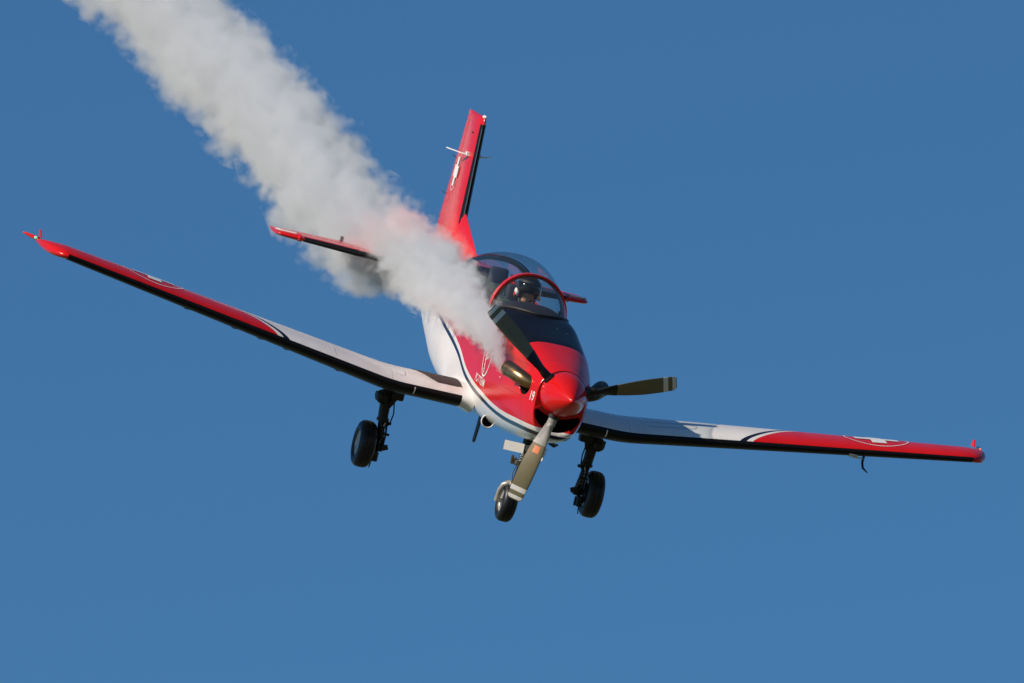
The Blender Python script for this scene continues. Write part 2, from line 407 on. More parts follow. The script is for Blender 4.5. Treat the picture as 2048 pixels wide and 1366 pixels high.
# exhaust cut-outs
def ell(c, ry, rz, x0, x1):
    return [[Vector((xx, c[0] + ry * math.cos(2 * PI * k / 24), c[1] + rz * math.sin(2 * PI * k / 24))) for k in range(24)] for xx in (x0, x1)]
cut2 = MB()
for sd in (1, -1):
    cut2.grid(ell((-.40, -.005), .135, .105, sd * .24, sd * .5), close_u=True, cap0=True, cap1=True)
cut2_o = cut2.build("exhaust_cutter", m_void, plane)
md = body.modifiers.new("exhaust", 'BOOLEAN'); md.operation = 'DIFFERENCE'; md.object = cut2_o; md.solver = 'EXACT'; md.material_mode = 'TRANSFER'
bpy.context.view_layer.update(); dg = bpy.context.evaluated_depsgraph_get()
me_new = bpy.data.meshes.new_from_object(body.evaluated_get(dg)); body.modifiers.clear(); body.data = me_new
bm = bmesh.new(); bm.from_mesh(me_new)
bmesh.ops.delete(bm, geom=[f_ for f_ in bm.faces if f_.calc_center_median().z > .3 and -5.85 < f_.calc_center_median().y < -2.3 and abs(f_.calc_center_median().x) < canopy_w(f_.calc_center_median().y) - .035], context='FACES')
bm.to_mesh(me_new); bm.free()
for o in (cut_o, cut2_o): bpy.data.objects.remove(o)

# spinner
sp = MB()
sp.lathe((0, 0, 0), (0, 1, 0), [(-.095, .05), (-.095, .236), (-.06, .240), (0, .236), (.07, .226), (.15, .205), (.23, .176), (.31, .142), (.39, .102), (.46, .062), (.505, .032), (.53, .012), (.536, .0005)], n=64)
sp_o = sp.build("spinner", m_red, plane, ang=50)
sp = MB(); sp.lathe((0, 0, 0), (0, 1, 0), [(-.125, .05), (-.125, .243), (-.098, .243), (-.098, .05)], n=64)
sp.build("spinner_backplate", m_black, plane)

# ------------------------------------------------------------------ propeller
def naca_t(x, t): return 5 * t * (.2969 * math.sqrt(max(x, 0)) - .126 * x - .3516 * x * x + .2843 * x ** 3 - .1036 * x ** 4)
PHI0 = -.342
BR = 1.185
def blade_ring(r, off=0.0, half=None):
    ch = float(cubic(r, np.array([.18, .28, .38, .55, .75, .95, 1.1, 1.165, BR]), np.array([.085, .092, .118, .165, .19, .187, .17, .15, .115])))
    th = float(cubic(r, np.array([.18, .28, .38, .55, .75, .95, BR]), np.array([.95, .85, .42, .17, .11, .085, .06])))
    tw = float(cubic(r, np.array([.18, .38, .6, .85, BR]), np.array([58, 52, 41, 30, 22])))
    ca, sa = math.cos(math.radians(tw)), math.sin(math.radians(tw))
    pts = []; n = 14
    for k in range(2 * n):
        if k < n: xx = (1 - math.cos(PI * k / n)) / 2; s_ = 1
        else: xx = (1 + math.cos(PI * (k - n) / n)) / 2; s_ = -1
        if th > .6:   # shank, round
            u = -math.cos(PI * (k if k < n else 2 * n - k) / n) * ch / 2; w = s_ * math.sqrt(max(0, (ch / 2) ** 2 - u * u)) * min(1, th)
        else:
            u = (xx - .38) * ch; w = s_ * naca_t(xx, th) * ch * (1.25 if s_ > 0 else .75)
        d = math.hypot(u, w) + 1e-6
        u += u / d * off; w += w / d * off
        # u chordwise (from leading edge), w thickness; chord turned out of the disc plane by tw
        pts.append(Vector((r, -u * sa + w * ca, u * ca + w * sa)))
    return pts
def place_blade(pts, a, sgn=1):
    # radial direction (-cos a, 0, -sin a); tangential in-plane (sin a, 0, -cos a)
    rd = Vector((-math.cos(a), 0, -math.sin(a))); tg = Vector((math.sin(a), 0, -math.cos(a)))
    return [rd * p.x + Vector((0, 1, 0)) * p.y + tg * (sgn * p.z) for p in pts]
SG = 1
for k in range(3):
    a = PHI0 + k * 2 * PI / 3 + (0, .02, -.075)[k]
    rs = list(np.linspace(.19, 1.175, 44)) + [1.182, BR]
    mb = MB(); rows = []
    for i, r in enumerate(rs):
        p = blade_ring(r)
        rows.append(place_blade(p, a, SG))
    mb.grid(rows, close_u=True, cap0=True, cap1=True)
    bl = mb.build("propeller_blade", m_blade, plane, ang=60)
    for (r0_, r1_) in ((1.045, 1.095), (1.140, 1.176)):
        mb = MB(); mb.grid([place_blade(blade_ring(r, .0015), a, SG) for r in np.linspace(r0_, r1_, 5)], close_u=True); mb.build("tip_band", m_band, bl, ang=60)
    mb = MB(); mb.grid([place_blade(blade_ring(r, .004), a, SG) for r in np.linspace(.20, .56, 18)], close_u=True, cap0=True, cap1=True); bo = mb.build("blade_boot", m_bladeboot if k != 1 else m_grey, bl, ang=60)
    mb = MB(); mb.grid([place_blade(blade_ring(r, .0025)[5:10], a, SG) for r in np.linspace(.585, .66, 4)]); mb.build("blade_sticker", m_orange, bl, ang=60) if k == 1 else None
    mb = MB(); mb.tube([Vector((-math.cos(a), 0, -math.sin(a))) * r for r in (.16, .24, .262)], [.062, .062, .058], n=20); mb.build("blade_cuff", m_black, bl)

# ------------------------------------------------------------------ exhaust stacks
for sd in (1, -1):
    path = [Vector((sd * .27, -.33, -.03)), Vector((sd * .36, -.36, -.012)), Vector((sd * .43, -.41, .01)), Vector((sd * .485, -.485, .03)), Vector((sd * .525, -.575, .048)), Vector((sd * .56, -.665, .062)), Vector((sd * .585, -.72, .068))]
    rr = [.066, .070, .075, .079, .081, .083, .084]
    path = [path[0] + (p - path[0]) * .90 + Vector((-sd * .050, 0, .040)) for p in path]
    mb = MB()
    fine = []; fr_ = []
    for i in range(len(path) - 1):
        for q in (0, .5): fine.append(path[i].lerp(path[i + 1], q)); fr_.append(rr[i] + (rr[i + 1] - rr[i]) * q)
    fine.append(path[-1]); fr_.append(rr[-1])
    mb.tube(fine, fr_, n=28, cap=False)
    st = mb.build("exhaust_stack", m_bronze if sd > 0 else m_leg, plane, ang=60)
    mb = MB(); mb.tube([p for p in fine[-5:]], [r - .006 for r in fr_[-5:]], n=28, cap=False); mb.build("stack_bore", m_void, st)
    mb = MB(); mb.lathe(path[0] + Vector((sd * .03, -.01, 0)), (sd, -.25, .1), [(-.01, .07), (0, .084), (.012, .084), (.02, .07)], n=28); mb.build("stack_flange", m_bronze, st)
    mb = MB(); mb.tube([fine[-1] - (fine[-1] - fine[-2]).normalized() * .014, fine[-1]], [.0865, .0865], n=28, cap=False); mb.build("stack_rim", m_bronze, st)

# ------------------------------------------------------------------ wings
def airfoil(n, t, m=.02, p=.4):
    up, lo = [], []
    for k in range(n + 1):
        x = (1 - math.cos(PI * k / n)) / 2
        yt = naca_t(x, t) - (.0015 * x)
        yc = m / p ** 2 * (2 * p * x - x * x) if x < p else m / (1 - p) ** 2 * ((1 - 2 * p) + 2 * p * x - x * x)
        up.append((x, yc + yt)); lo.append((x, yc - yt))
    return up[::-1] + lo[1:]          # trailing edge, over the top, nose, under, trailing edge
XK, XT = 1.28, 5.06
def wing_par(x):
    k = max(0.0, (x - XK) / (XT - XK))
    le = -2.60 - .05 * x / XT - .0
    ch = 2.05 - .08 * min(x, XK) / XK - .93 * k
    z = -.475 + .580 * k + .028 * math.exp(-((x - XK) / .25) ** 2) * 0
    return le, ch, z, .128 - .008 * k, math.radians(1.8 - 1.2 * k)
AFN = 30
def wing_pt(x, q, off=0.0, AF={}):
    """q = (chord fraction, height fraction) of the section"""
    le, ch, z, t, inc = wing_par(x)
    dx_, dz_ = q[0] * ch, q[1] * ch
    return le - dx_ * math.cos(inc) + dz_ * math.sin(inc) * 0, z + dz_ - dx_ * math.sin(inc)
def sm_x(x):      # soften the dihedral break
    return x
xs_w = [0.30, .5, .7, .9, 1.05, 1.16, 1.22, 1.28, 1.34, 1.42, 1.6] + list(np.linspace(1.85, 4.95, 22))
def wing_z_extra(x):
    # rounded break: difference between the kinked line and a smooth one
    w = .16; d = abs(x - XK)
    return (.580 / (XT - XK)) * (w - d) ** 2 / (4 * w) if d < w else 0
def wing_ring(x, off=0.0, qs=None, sd=1):
    le, ch, z, t, inc = wing_par(x)
    af = airfoil(AFN, t)
    out = []
    for i, q in enumerate(af):
        y_, z_ = wing_pt(x, q)
        # normal offset
        if off:
            a_ = af[max(i - 1, 0)]; b2 = af[min(i + 1, len(af) - 1)]
            tx_, tz_ = b2[0] - a_[0], b2[1] - a_[1]; L = math.hypot(tx_, tz_) + 1e-9
            nx, nz = -tz_ / L, tx_ / L      # points outwards for this ordering?
            s_ = 1 if (nx * (q[0] - .4) * .05 + nz * (q[1] - .02)) > 0 else -1
            y_ -= s_ * nx * off; z_ += s_ * nz * off
        out.append(Vector((sd * x, y_, z_ + wing_z_extra(x))))
    return out
TIPX = [4.95, 4.99, 5.03, 5.07, 5.11, 5.14, 5.165, 5.18, 5.19]
def tip_ring(x, sd):
    """rounded tip: the nose falls back, the tail stays"""
    k = (x - 4.95) / .24
    base = wing_ring(4.95, 0, None, 1)
    le, ch, z, t, inc = wing_par(4.95)
    fall = .70 * (1 - math.sqrt(max(0, 1 - k ** 2.2))) * ch
    th = math.sqrt(max(0.0, 1 - k ** 4)) * .96 + .04
    te = le - ch
    out = []
    for p in base:
        c = (le - p.y) / ch
        y_ = le - fall - c * (ch - fall) - .04 * k
        zc = z + .02 * ch - (le - p.y) * math.sin(inc) + .022 * k
        out.append(Vector((sd * x, y_, zc + (p.z - zc) * th)))
    return out
def wing_top(x, y, off=.003):
    """point on the upper skin (x signed)"""
    X_ = abs(x); i_ = max(0, min(len(xs_w) - 2, int(np.searchsorted(xs_w, X_)) - 1)); q_ = (X_ - xs_w[i_]) / (xs_w[i_ + 1] - xs_w[i_])
    ra, rb = wing_ring(xs_w[i_], off + .003), wing_ring(xs_w[i_ + 1], off + .003)
    ring = [p_.lerp(p2_, q_) for p_, p2_ in zip(ra, rb)][:AFN + 1]
    for i in range(len(ring) - 1):
        a, b_ = ring[i], ring[i + 1]
        if (a.y <= y <= b_.y) or (b_.y <= y <= a.y):
            q = (y - a.y) / (b_.y - a.y + 1e-9); return Vector((x, y, a.z + (b_.z - a.z) * q))
    p = ring[-1]; return Vector((x, y, p.z))
wings = {}
for sd in (1, -1):
    rows = [wing_ring(x, 0, None, sd) for x in xs_w] + [tip_ring(x, sd) for x in TIPX[1:]]
    mb = MB(); mb.grid(rows, close_u=True, cap0=True, cap1=True)
    w = mb.build("wing", m_wing, plane, ang=30); wings[sd] = w; w.scale.x = .997 if sd > 0 else 1.007
    w['label'] = 'right wing with a long red outer panel and green lamp at its tip' if sd > 0 else 'left wing partly in the shadow of the nose, red lamp at its tip'
    # de-icing boot wrapped round the nose
    i0, i1 = AFN - 2, AFN + 11
    rows = [wing_ring(x, .004, None, sd)[i0:i1 + 1] for x in xs_w[1:] if x < 4.96]
    mb = MB(); mb.grid(rows); mb.build("deicing_boot", m_boot, w, ang=60)
    # roundel: thin ring and cross on the upper skin
    cx, cy, R_ = 3.97, -3.08, .34
    def sw(a, b2, sd=sd): return wing_top(sd * (cx + a), cy + b2, .0035)
    mb = MB(); mb.strip([(R_ * math.cos(2 * PI * k / 56), R_ * math.sin(2 * PI * k / 56)) for k in range(56)], .012, sw, close=True)
    mb.build("roundel_ring", m_deco_w, w)
    mb = MB(); W_ = .078; L_ = .235
    for (ax0, ax1, by0, by1) in ((-L_, L_, -W_, W_), (-W_, W_, W_, L_), (-W_, W_, -L_, -W_)):
        nx_ = max(2, int((ax1 - ax0) / .04)); ny_ = max(2, int((by1 - by0) / .03))
        mb.grid([[sw(ax0 + (ax1 - ax0) * i / nx_, by0 + (by1 - by0) * j / ny_) for i in range(nx_ + 1)] for j in range(ny_ + 1)])
    mb.build("white_cross", m_deco_w, w)
    # non-slip walkway beside the fuselage
    def sw2(a, b2, sd=sd): return wing_top(sd * a, b2, .0035)
    if sd > 0:
        mb = MB(); rows = []
        for i in range(15):
            y_ = -2.79 - i * .105
            k = min(1, (i * .105) / .45)
            xin = .50 ; xo = .80 + .16 * k ** .6
            rows.append([sw2(xin + (xo - xin) * j / 8, y_) for j in range(9)])
        mb.grid(rows); mb.build("walkway", m_walk, w)
        mb = MB(); mb.strip([(1.95, -2.69), (1.955, -2.85), (1.98, -3.0), (2.03, -3.12), (2.14, -3.2), (2.5, -3.24)], .010, sw2); mb.build("panel_line", m_deco_w, w)
        mb = MB(); mb.strip([(1.46, -3.25), (1.40, -3.1), (1.31, -2.92), (1.27, -2.80), (1.22, -2.765), (1.16, -2.78), (1.15, -2.9), (1.16, -3.1)], .010, sw2); mb.build("panel_line", m_deco_w, w)
    else:
        mb = MB(); mb.grid([[sw2(.56, -2.75), sw2(.63, -2.75)], [sw2(.60, -2.95), sw2(.605, -2.95)]]); mb.build("stall_strip", m_black, w)
        mb = MB(); mb.strip([(1.5, -2.80), (2.0, -2.82), (2.03, -2.90), (1.95, -2.98), (1.5, -2.98)], .006, sw2); mb.build("panel_line", m_gap, w)
    # small white tick on the boot near the root
    le, ch, z, t, inc = wing_par(1.05)
    mb = MB(); ri = [wing_ring(x, .006, None, sd)[AFN - 1:AFN + 4] for x in (1.045, 1.057)]; mb.grid(ri); mb.build("boot_mark", m_deco_w, w)
    # tip lamp and static wick
    te_y = wing_par(5.06)[0] - wing_par(5.06)[1]
    zt_ = tip_ring(5.19, sd)[0].z
    mb = MB(); mb.ball((sd * 5.20, te_y + .13, zt_ + .02), (.015, .035, .015), 12); mb.build("position_lamp", m_greenlamp if sd > 0 else m_redlamp, w)
    mb = MB(); mb.tube([(sd * 5.17, te_y + .18, zt_ + .02), (sd * 5.20, te_y + .02, zt_ + .012), (sd * (5.28 if sd > 0 else 5.24), te_y - .10, zt_ + .025), (sd * (5.31 if sd > 0 else 5.255), te_y - .12, zt_ + .03)], [.016, .022, .014, .003], n=10); mb.build("tip_fairing", m_steel if sd < 0 else m_red, w)
    mb = MB(); mb.grid([[Vector((sd * 5.14 + e_, te_y + .14, zt_ + .03)), Vector((sd * 5.15 + e_, te_y + .04, zt_ + .10)), Vector((sd * 5.15 + e_, te_y - .03, zt_ + .10)), Vector((sd * 5.14 + e_, te_y - .05, zt_ + .03))] for e_ in (-.006, .006)], close_u=True, cap0=True, cap1=True); mb.build("tip_fence", m_red, w)
    # hinge fairings and fuel drains seen under the wing
    for xx in (1.75, 2.35, 2.65, 2.95, 3.5):
        r_ = wing_ring(xx)[AFN + 13]
        mb = MB(); mb.box((sd * xx, r_.y, r_.z - .006), (.05, .09, .012), bev=.005); mb.build("drain_cover", m_leg, w)
# root fairing
for sd in (1, -1):
    rows = []
    for i in range(9):
        q = i / 8; x = .40 + .17 * q
        g_ = .045 * (1 - q) ** 2
        rows.append(wing_ring(x, g_ + .002, None, sd))
    mb = MB(); mb.grid(rows, close_u=True, cap0=True); mb.build("root_fairing", m_white, plane, ang=60)

# pitot and bracket below the left wing
wl = wings[-1]
lp = wing_ring(3.82)[AFN + 8]; 
mb = MB(); mb.tube([(-3.84, lp.y, lp.z + .02), (-3.84, lp.y - .01, lp.z - .07), (-3.85, lp.y + .03, lp.z - .125), (-3.87, lp.y + .20, lp.z - .15)], [.014, .013, .012, .006], n=10); mb.build("pitot_tube", m_black, wl)
lp = wing_ring(3.66)[AFN + 4]
mb = MB(); mb.tube([(-3.62, lp.y + .01, lp.z + .02), (-3.68, lp.y + .05, lp.z - .015), (-3.80, lp.y + .03, lp.z - .01)], [.012, .010, .006], n=8); mb.box((-3.68, lp.y + .03, lp.z - .0), (.045, .02, .018), bev=.005); mb.build("stall_vane", m_steel, wl)

# ------------------------------------------------------------------ tailplane and elevators
def sym(n, t): return airfoil(n, t, 0.0001, .4)
def tail_par(x):
    k = (x - .0) / 1.78
    return -8.03 - .86 * k, 1.32 - .71 * k, .385 + .0 * k      # leading edge y, chord, z
def tail_ring(x, c0=0.0, c1=1.0, sd=1, tilt=0.0, off=0.0, t=.095):
    le, ch, z = tail_par(x); n = 20; out = []
    af = sym(n, t)
    up = [q for q in af[:n + 1]][::-1]; xs_ = [c0 + (c1 - c0) * (1 - math.cos(PI * i / 14)) / 2 if c0 == 0 else c0 + (c1 - c0) * i / 14 for i in range(15)]
    if c0 == 0: xs_ = [c1 * (i / 14) ** 1.8 for i in range(15)]
    top, bot = [], []
    for q in xs_:
        h = naca_t(q, t) * ch
        if c0 > 0 and q < c0 + .04: h *= .3 + .7 * ((q - c0) / .04) ** .5
        yy = le - q * ch; dz_ = max(0, q - .6) * ch * math.tan(tilt)
        top.append(Vector((sd * x, yy + (off if q < .1 else 0) * .6, z + h + off + dz_))); bot.append(Vector((sd * x, yy + (off if q < .1 else 0) * .6, z - h - off + dz_)))
    return top[::-1] + bot[1:]
TILT = math.radians(5)
for sd in (1, -1):
    mb = MB(); mb.grid([tail_ring(x, 0, .60, sd) for x in np.linspace(.0, 1.52, 10)], close_u=True, cap0=True, cap1=True)
    tp = mb.build("tailplane", m_red, plane, ang=35)
    # rounded inboard shoulder of the horn gap
    le, ch, z = tail_par(1.53)
    mb = MB(); mb.tube([(sd * 1.535, le + .012, z), (sd * 1.535, le - .05, z), (sd * 1.535, le - .2, z + .0), (sd * 1.535, le - .36, z)], [.022, .040, .042, .03], n=14); mb.build("horn_shoulder", m_red, tp)
    mb = MB(); mb.grid([tail_ring(x, 0, .09, sd, 0, .004)[2:-2] for x in np.linspace(.10, 1.50, 8)]); mb.build("deicing_boot", m_boot, tp, ang=60)
    mb = MB(); mb.grid([tail_ring(x, .615, 1.0, sd, TILT) for x in np.linspace(.12, 1.56, 9)], close_u=True, cap0=True, cap1=True)
    el = mb.build("elevator", m_red, plane, ang=35)
    # horn: balance area ahead of the hinge, square-ish tip
    rows = []
    for x, k in ((1.565, 1), (1.62, 1), (1.70, .97), (1.75, .85), (1.775, .6), (1.785, .25)):
        r_ = tail_ring(x, 0, 1.0, sd, TILT, 0, .11)
        le, ch, z = tail_par(x)
        rows.append([Vector((p.x, p.y - .05 * (1 - k), z + (p.z - z) * (.35 + .65 * k))) for p in r_])
    mb = MB(); mb.grid(rows, close_u=True, cap0=True, cap1=True); mb.build("elevator_horn", m_red, el, ang=45)
    le, ch, z = tail_par(1.6)
    mb = MB()
    pts = []
    for q in np.linspace(0, 1, 14):
        x = 1.575 + .19 * q; l2, c2, z2 = tail_par(x); yy = l2 - .16 * c2 if q < .98 else l2 - .3 * c2
        pts.append(Vector((sd * x, yy, z2 + naca_t(.16, .11) * c2 + .004)))
    x = 1.772
    l2, c2, z2 = tail_par(1.76)
    pts += [Vector((sd * x, l2 - .25 * c2, z2 + .028)), Vector((sd * x, l2 - .38 * c2, z2 + .032))]
    mb.tube(pts, .008, n=8); mb.build("horn_outline", m_deco_w, el)
    le, ch, z = tail_par(.95)
    mb = MB(); mb.box((sd * .98, le - .98 * ch, z + .055), (.012, .05, .03), bev=.004); mb.build("tab_horn", m_leg, el); mb = MB(); mb.tube([(sd * .62, -9.28, z + .04), (sd * .625, -9.30, z + .16)], .005, n=6); mb.build("static_wick", m_leg, el)

# ------------------------------------------------------------------ fin, rudder and dorsal fillet
def fin_par(z):
    le = float(np.interp(z, [.40, .93, 2.185], [-7.66, -7.735, -7.93])); te = float(np.interp(z, [.40, .93, 2.185], [-9.34, -9.28, -8.96]))
    return le, le - te
def fin_ring(z, c0=0, c1=1.0, off=0.0, t=.088):
    le, ch = fin_par(z); lft, rgt = [], []
    if c0 == 0: xs_ = [c1 * (i / 14) ** 1.8 for i in range(15)]
    else: xs_ = [c0 + (c1 - c0) * i / 14 for i in range(15)]
    for q in xs_:
        h = naca_t(q, t) * ch
        if c0 > 0 and q < c0 + .04: h *= .3 + .7 * ((q - c0) / .04) ** .5
        yy = le - q * ch
        rgt.append(Vector((h + off, yy + (off if q < .1 else 0), z))); lft.append(Vector((-h - off, yy + (off if q < .1 else 0), z)))
    return rgt[::-1] + lft[1:]
mb = MB()
rows = [fin_ring(z, 0, .70) for z in np.linspace(.42, 2.13, 16)]
for dz_, k in ((.03, .8), (.05, .45), (.056, .1)):
    r_ = fin_ring(2.13, 0, .70); le, ch = fin_par(2.13)
    rows.append([Vector((p.x * k, p.y - .05 * (1 - k) * (1 if p.y > le - .2 else 0), p.z + dz_)) for p in r_])
mb.grid(rows, close_u=True, cap0=True, cap1=True); fin = mb.build("fin", m_red, plane, ang=35)
mb = MB(); rows = [fin_ring(z, .708, 1.0) for z in np.linspace(.50, 2.13, 14)]
for dz_, k in ((.03, .8), (.05, .45), (.056, .1)):
    rows.append([Vector((p.x * k, p.y, p.z + dz_)) for p in fin_ring(2.13, .708, 1.0)])
mb.grid(rows, close_u=True, cap0=True, cap1=True); rud = mb.build("rudder", m_red, plane, ang=35)
mb = MB(); mb.grid([fin_ring(z, 0, .05, .004)[0:-0 or None] for z in np.linspace(1.0, 2.10, 10)]); mb.build("deicing_boot", m_boot, fin, ang=60)
mb = MB(); mb.tube([Vector((.014, fin_par(z)[0] + .012, z)) for z in np.linspace(1.0, 2.05, 12)], .0045, n=6); mb.build("boot_highlight", m_steel, fin)  # thin bright bead added to stand for the highlight line along the fin boot
mb = MB(); rows = []
for q in np.linspace(0, 1, 14):
    y_ = -6.38 - 1.36 * q; zt_ = .735 + (1.12 - .735) * q ** 1.0; zb_ = .55
    w_ = .012 + .05 * q
    rows.append([Vector((w_ + .03, y_, zb_)), Vector((w_, y_, zb_ + (zt_ - zb_) * .45)), Vector((w_ * .6, y_, zb_ + (zt_ - zb_) * .9)), Vector((0, y_, zt_)), Vector((-w_ * .6, y_, zb_ + (zt_ - zb_) * .9)), Vector((-w_, y_, zb_ + (zt_ - zb_) * .45)), Vector((-w_ - .03, y_, zb_))])
mb.grid(rows); mb.build("dorsal_fillet", m_red, fin, ang=30)
# fin roundel on both faces
def fin_x(y, z, sd, off=.013):
    le, ch = fin_par(z); return Vector((sd * (naca_t(min(1, max(0, (le - y) / ch)), .088) * ch + off), y, z))
for sd in (1, -1):
    mb = MB(); cy, cz, R_ = -8.63, 1.50, .215
    s_ = lambda a, b2, sd=sd: fin_x(cy + a, cz + b2, sd)
    mb.strip([(R_ * math.cos(2 * PI * k / 48), R_ * math.sin(2 * PI * k / 48)) for k in range(48)], .009, s_, close=True); mb.build("roundel_ring", m_deco_w, fin)
    mb = MB()
    for (a0, a1, b0, b1) in ((-.165, .165, -.065, .065), (-.065, .065, .065, .165), (-.065, .065, -.165, -.065)):
        mb.grid([[s_(a0 + (a1 - a0) * i / 6, b0 + (b1 - b0) * j / 6) for i in range(7)] for j in range(7)])
    mb.build("white_cross", m_deco_w, fin)
    # swept navigation antenna
    mb = MB(); y0 = -8.13; z0 = 1.735; x0 = sd * .05
    A_ = [Vector((x0, y0 + .05, z0)), Vector((x0 + sd * .10, y0 - .02, z0 + .004)), Vector((x0 + sd * .215, y0 - .26, z0 + .010)), Vector((x0 + sd * .205, y0 - .30, z0 + .008)), Vector((x0 + sd * .08, y0 - .11, z0)), Vector((x0, y0 - .07, z0))]
    mb.grid([[p + Vector((0, 0, e_)) for p in A_] for e_ in (-.006, .006)], close_u=True, cap0=True, cap1=True)
    mb.box((sd * .055, y0 - .01, z0 + .005), (.028, .05, .026), bev=.01)
    an = mb.build("antenna_blade", m_white, fin); 
mb = MB(); mb.ball((0, -7.97, 2.185), (.026, .075, .020), 16); mb.build("beacon_lamp", m_deco_w, fin)
mb = MB(); mb.box((.052, -8.2, 1.98), (.004, .03, .008)); mb.build("fin_slot", m_black, fin)
for yy, zz in ((-9.15, 1.62), (-9.25, 1.2)):
    mb = MB(); mb.tube([(0, yy + .12, zz), (0.02, yy - .12, zz + .01)], .004, n=6); mb.build("static_wick", m_black, rud)

# ------------------------------------------------------------------ canopy and windscreen
def can_pt(y, a, off=0.0):
    w = canopy_w(y) + off; zs = canopy_sill(y); zt = canopy_top(y) + off
    n = 2.15 if y > -3.0 else 2.35
    c, s = math.cos(a), math.sin(a)
    return Vector((w * math.copysign(abs(c) ** (2 / n), c), y, zs - .012 + (zt - zs + .012) * abs(s) ** (2 / n)))
AA = [PI * i / 40 for i in range(41)]
ysc = [-2.152 - .003 * 0] + [-2.95 + .80 * math.sin(PI / 2 * (1 - i / 16)) for i in range(1, 17)]
rows = [[can_pt(y, a) for a in AA] for y in ysc]
mb = MB(); mb.grid(rows); mb.build("windscreen", m_glass, plane, ang=60)
ysr = list(np.linspace(-2.99, -5.6, 34)) + [-5.75, -5.88, -5.97, -6.03]
mb = MB(); mb.grid([[can_pt(y, a) for a in AA] for y in ysr]); can = mb.build("canopy", m_glass, plane, ang=60)
def arch(y0, y1, o0, o1, a0=0.0, a1=PI, yref=None):
    """band of rectangular section following the canopy outline between y0 and y1"""
    yr = yref if yref is not None else (y0 + y1) / 2
    rows = []
    for i in range(49):
        a = a0 + (a1 - a0) * i / 48
        p0, p1 = can_pt(yr, a, o0), can_pt(yr, a, o1)
        rows.append([Vector((p1.x, y0, p1.z)), Vector((p1.x, y1, p1.z)), Vector((p0.x, y1, p0.z)), Vector((p0.x, y0, p0.z))])
    m_ = MB(); m_.grid(rows, close_u=True, cap0=True, cap1=True); return m_
arch(-2.905, -3.02, -.004, .015).build("windscreen_bow", m_red, plane, ang=30)
arch(-2.94, -3.04, -.034, -.006).build("bow_lining", m_lining, plane, ang=30)
arch(-5.13, -5.22, -.05, -.008).build("rear_frame", m_lining, plane, ang=30)
arch(-5.05, -5.10, -.022, -.006).build("rear_frame", m_black, plane, ang=30)
# sill rails
for sd in (1, -1):
    rows = []
    for y in [-2.30, -2.45, -2.6, -2.8] + list(np.linspace(-2.95, -5.7, 22)) + [-5.85, -5.95, -6.02]:
        w = canopy_w(y); zs = canopy_sill(y) - .02
        rows.append([Vector((sd * (w + .010), y, zs - .03)), Vector((sd * (w + .010), y, zs + .030)), Vector((sd * (w - .028), y, zs + .030)), Vector((sd * (w - .028), y, zs - .03))])
    mb = MB(); mb.grid(rows, close_u=True, cap0=True, cap1=True); mb.build("canopy_rail", m_red, plane, ang=30)
# black sealing band where the windscreen meets the hood
pts = []
for i in range(41):
    a = PI * i / 40; y = -2.95 + .80 * math.sin(a); x = .408 * math.cos(a)
    yy = min(y, -2.16); t_ = fus(yy, PI / 2)[2]
    # height of the fuselage skin at this x
    hw, zt, zb, zm, nu, nl = fus_par(yy)
    zz = zm + (zt - zm) * (max(0, 1 - (abs(x) / hw) ** nu)) ** (1 / nu)
    pts.append(Vector((x, y + .004, max(zz, canopy_sill(y) - .03) + .006)))
mb = MB(); mb.tube(pts, .016, n=8); mb.build("windscreen_seal", m_black, plane)

# ------------------------------------------------------------------ cockpit interior
mb = MB()
tub = []
for y in np.linspace(-2.62, -5.8, 14):
    w = canopy_w(float(y)) - .03
    k = min(w, .41)
    tub.append([Vector((-k, y, canopy_sill(float(y)) - .03)), Vector((-k, y, .0)), Vector((-k * .8, y, -.28)), Vector((k * .8, y, -.28)), Vector((k, y, .0)), Vector((k, y, canopy_sill(float(y)) - .03))])
mb.grid(tub, cap0=True, cap1=True); mb.build("cockpit_tub", m_lining, plane, ang=30)
# instrument coaming
rows = []
for y, k in ((-2.36, .0), (-2.45, .45), (-2.58, .8), (-2.72, .97), (-2.84, 1.0), (-2.865, .97)):
    rows.append([Vector(((.335 - .03 * (1 - k)) * math.copysign(abs(math.cos(a)) ** .7, math.cos(a)), y, .475 + (.09 + .095 * k) * math.sin(a) ** .6)) for a in [PI * i / 24 for i in range(25)]])
rows.append([Vector((p.x * .94, -2.86, .475 + (p.z - .475) * .86)) for p in rows[-1]])
rows.append([Vector((p.x, -2.72, p.z)) for p in rows[-1]])
mb = MB(); mb.grid(rows, cap0=True, cap1=True); mb.build("instrument_coaming", m_coaming, plane, ang=40)
mb = MB(); mb.tube([(-.265, -2.62, .52), (-.265, -2.62, .635), (-.268, -2.60, .655)], [.016, .018, .014], n=12); mb.build("coaming_compass", m_black, plane)
mb = MB(); mb.box((0, -2.78, .44), (.33, .02, .13), bev=.01); mb.build("instrument_panel", m_black, plane)
